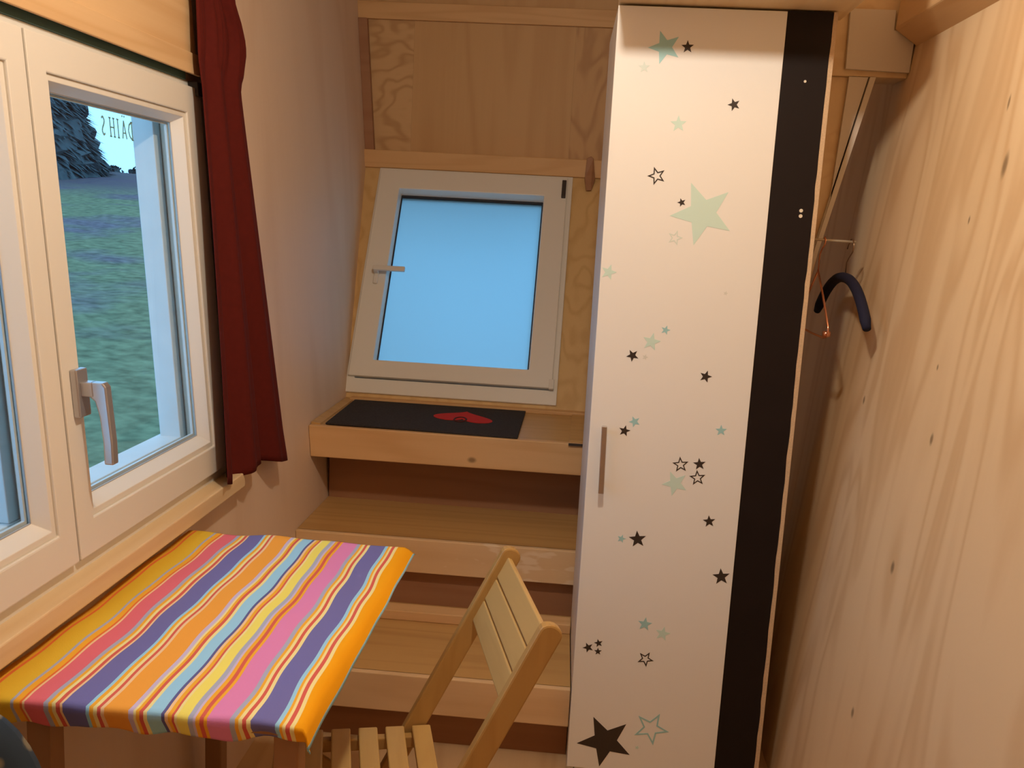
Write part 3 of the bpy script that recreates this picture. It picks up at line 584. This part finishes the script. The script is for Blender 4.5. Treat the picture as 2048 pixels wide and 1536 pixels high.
# ================================================================== bench corner with navy cushion (lower left)
be = tag(empty('bench', (-0.66, 0.8, 0)), 'low pine bench against the window wall in front of the table', 'bench')
MB().box(-0.88, -0.48, 0.40, 1.16, 0.415, 0.44).build('seat_board', 'pine', be, bevel=0.003)
for x, y in ((-0.85, 0.44), (-0.52, 0.44), (-0.85, 1.12), (-0.52, 1.12)):
    MB().box(x-0.02, x+0.02, y-0.02, y+0.02, 0, 0.415).build('leg', 'pine_z', be, bevel=0.003)
cs = MB(); NS = 40; NR_ = 8
for k in range(NR_+1):
    rr = math.sin(0.5*math.pi*k/NR_); dy = 0.055*math.cos(0.5*math.pi*k/NR_)
    for side in (1, -1):
        for i in range(NS):
            a = 2*math.pi*i/NS; ca, sa = math.cos(a), math.sin(a)
            cs.v.append((-0.785+0.125*rr*math.copysign(abs(ca)**0.9, ca), 1.085+side*dy, 0.642+0.2*rr*math.copysign(abs(sa)**0.9, sa)))
for k in range(NR_):
    for sd in (0, 1):
        a = (2*k+sd)*NS; c_ = (2*(k+1)+sd)*NS
        for i in range(NS): cs.f.append((a+i, a+(i+1) % NS, c_+(i+1) % NS, c_+i))
tag(cs.build('pillow', 'cushion', org=(-0.785, 1.085, 0.442), smooth=True), 'dark navy patterned pillow standing on the bench end', 'pillow')

# ================================================================== ceiling lamp (out of frame, lights the room)
la = tag(empty('ceiling_lamp', (LAMP_POS[0], LAMP_POS[1], 2.45)), 'round ceiling lamp with a warm bulb hanging from the ceiling', 'lamp')
MB().tube([(LAMP_POS[0], LAMP_POS[1], 2.60), (LAMP_POS[0], LAMP_POS[1], 2.575)], 0.06, 24).build('ceiling_rose', 'lamp_metal', la)
MB().tube([(LAMP_POS[0], LAMP_POS[1], 2.575), (LAMP_POS[0], LAMP_POS[1], 2.47)], 0.012, 12).build('stem', 'lamp_metal', la)
MB().tube([(LAMP_POS[0], LAMP_POS[1], 2.475), (LAMP_POS[0], LAMP_POS[1], 2.445)], 0.035, 20).build('socket', 'lamp_metal', la)
ld = bpy.data.lights.new('bulb', 'POINT'); ld.energy = LAMP_W; ld.color = LAMP_COL; ld.shadow_soft_size = 0.05
lo = bpy.data.objects.new('bulb', ld); COL.objects.link(lo); lo.parent = la; lo.location = (0, 0, LAMP_POS[2]-2.45)

# ================================================================== outside: meadow slope, spruces
g = MB(); NA, ND = 60, 60
for j in range(ND+1):
    D = 1.9+58*(j/ND)**1.8
    for i in range(NA+1):
        az = math.radians(0+124*i/NA)               # 0 = +Y, 90 = -X
        x, y = -D*math.sin(az), D*math.cos(az)
        z = -1.14+0.0914*min(D, 42)-0.02*max(0, D-42)
        z += 0.05*math.sin(x*0.9+1)*math.sin(y*0.7)+0.03*math.sin(x*2.3)*math.cos(y*1.9)
        if D < 6: z = min(z, -0.65)
        g.v.append((x-1.2, y, z))
for j in range(ND):
    for i in range(NA):
        a = j*(NA+1)+i; g.f.append((a, a+1, a+NA+2, a+NA+1))
struct(g.build('ground', 'grass', smooth=True), 'dusky green meadow slope outside the window')
def spruce(x, y, z, H, R, label, seed):
    rn = random.Random(seed); t = tag(empty('spruce_tree', (x, y, z)), label, 'tree')
    MB().tube([(x, y, z-0.3), (x, y, z+H*0.9)], [0.22, 0.04], 8).build('trunk', 'bark', t)
    f = MB(); NRW, NSG = 60, 48
    for a in range(NRW+1):
        u = a/NRW; r = R*(1-u)**0.9*0.93+0.03
        for q in range(NSG):
            an = 2*math.pi*q/NSG; rr = r*rn.uniform(0.93, 1.05)
            f.v.append((x+rr*math.cos(an), y+rr*math.sin(an), z+H*u+rn.uniform(-.08, .08)))
    for a in range(NRW):
        for q in range(NSG):
            qn = (q+1) % NSG; f.f.append((a*NSG+q, a*NSG+qn, (a+1)*NSG+qn, (a+1)*NSG+q))
    for k in range(7000):
        u = 1-rn.random()**0.5; an = rn.random()*2*math.pi; r = R*(1-u)**0.9*0.9+0.03
        o_ = Vector((math.cos(an), math.sin(an), 0)); tg = Vector((-math.sin(an), math.cos(an), 0)); c0 = Vector((x, y, z+H*u))+o_*r
        ln = rn.uniform(0.35, 0.75)*(0.5+0.5*(1-u)); wd_ = rn.uniform(0.10, 0.2)
        tip = c0+o_*ln*0.75+Vector((0, 0, -ln*rn.uniform(0.1, 0.5)))+tg*rn.uniform(-.15, .15)
        i0 = len(f.v); f.v += [tuple(c0+tg*wd_+Vector((0, 0, 0.12))), tuple(c0-tg*wd_+Vector((0, 0, 0.12))), tuple(tip)]; f.f.append((i0, i0+1, i0+2))
    f.build('foliage', 'needles', t); return t
spruce(-22.75, 33.45, 2.1, 13.0, 5.2, 'tall dark spruce at the top of the meadow slope', 1)
spruce(-38.0, 41.0, 2.0, 17.0, 5.5, 'broad spruce standing behind the tall dark spruce', 2)
for k in range(5):
    a = math.radians(20.5+1.35*k); D = 44+random.uniform(-0.3, 0.3)
    s = MB(); x, y = -D*math.sin(a)-1.2, D*math.cos(a); h_ = random.uniform(0.3, 0.55)
    for q in range(90):
        th_ = random.random()*6.28; ph_ = random.random()*1.57; rr = random.uniform(0.7, 1.05)
        cx, cy, cz = x+0.46*rr*math.cos(th_)*math.cos(ph_), y+0.46*rr*math.sin(th_)*math.cos(ph_), 2.62+h_*rr*math.sin(ph_)
        i0 = len(s.v); d1 = Vector((random.uniform(-1, 1), random.uniform(-1, 1), random.uniform(-1, 1))).normalized()*0.10; d2 = d1.cross(Vector((random.uniform(-1, 1), 0.3, random.uniform(-1, 1)))).normalized()*0.08
        cc = Vector((cx, cy, cz)); s.v += [tuple(cc-d1), tuple(cc+d2), tuple(cc+d1), tuple(cc-d2)]; s.f.append((i0, i0+1, i0+2, i0+3))
    s.tube([(x, y, 2.4), (x, y, 2.62+h_*0.7)], 0.3, 10)
    tag(s.build('bush', 'needles', org=(x, y, 2.5)), 'low dark bush along the crest of the meadow', 'bush', 'bushes along the meadow crest')
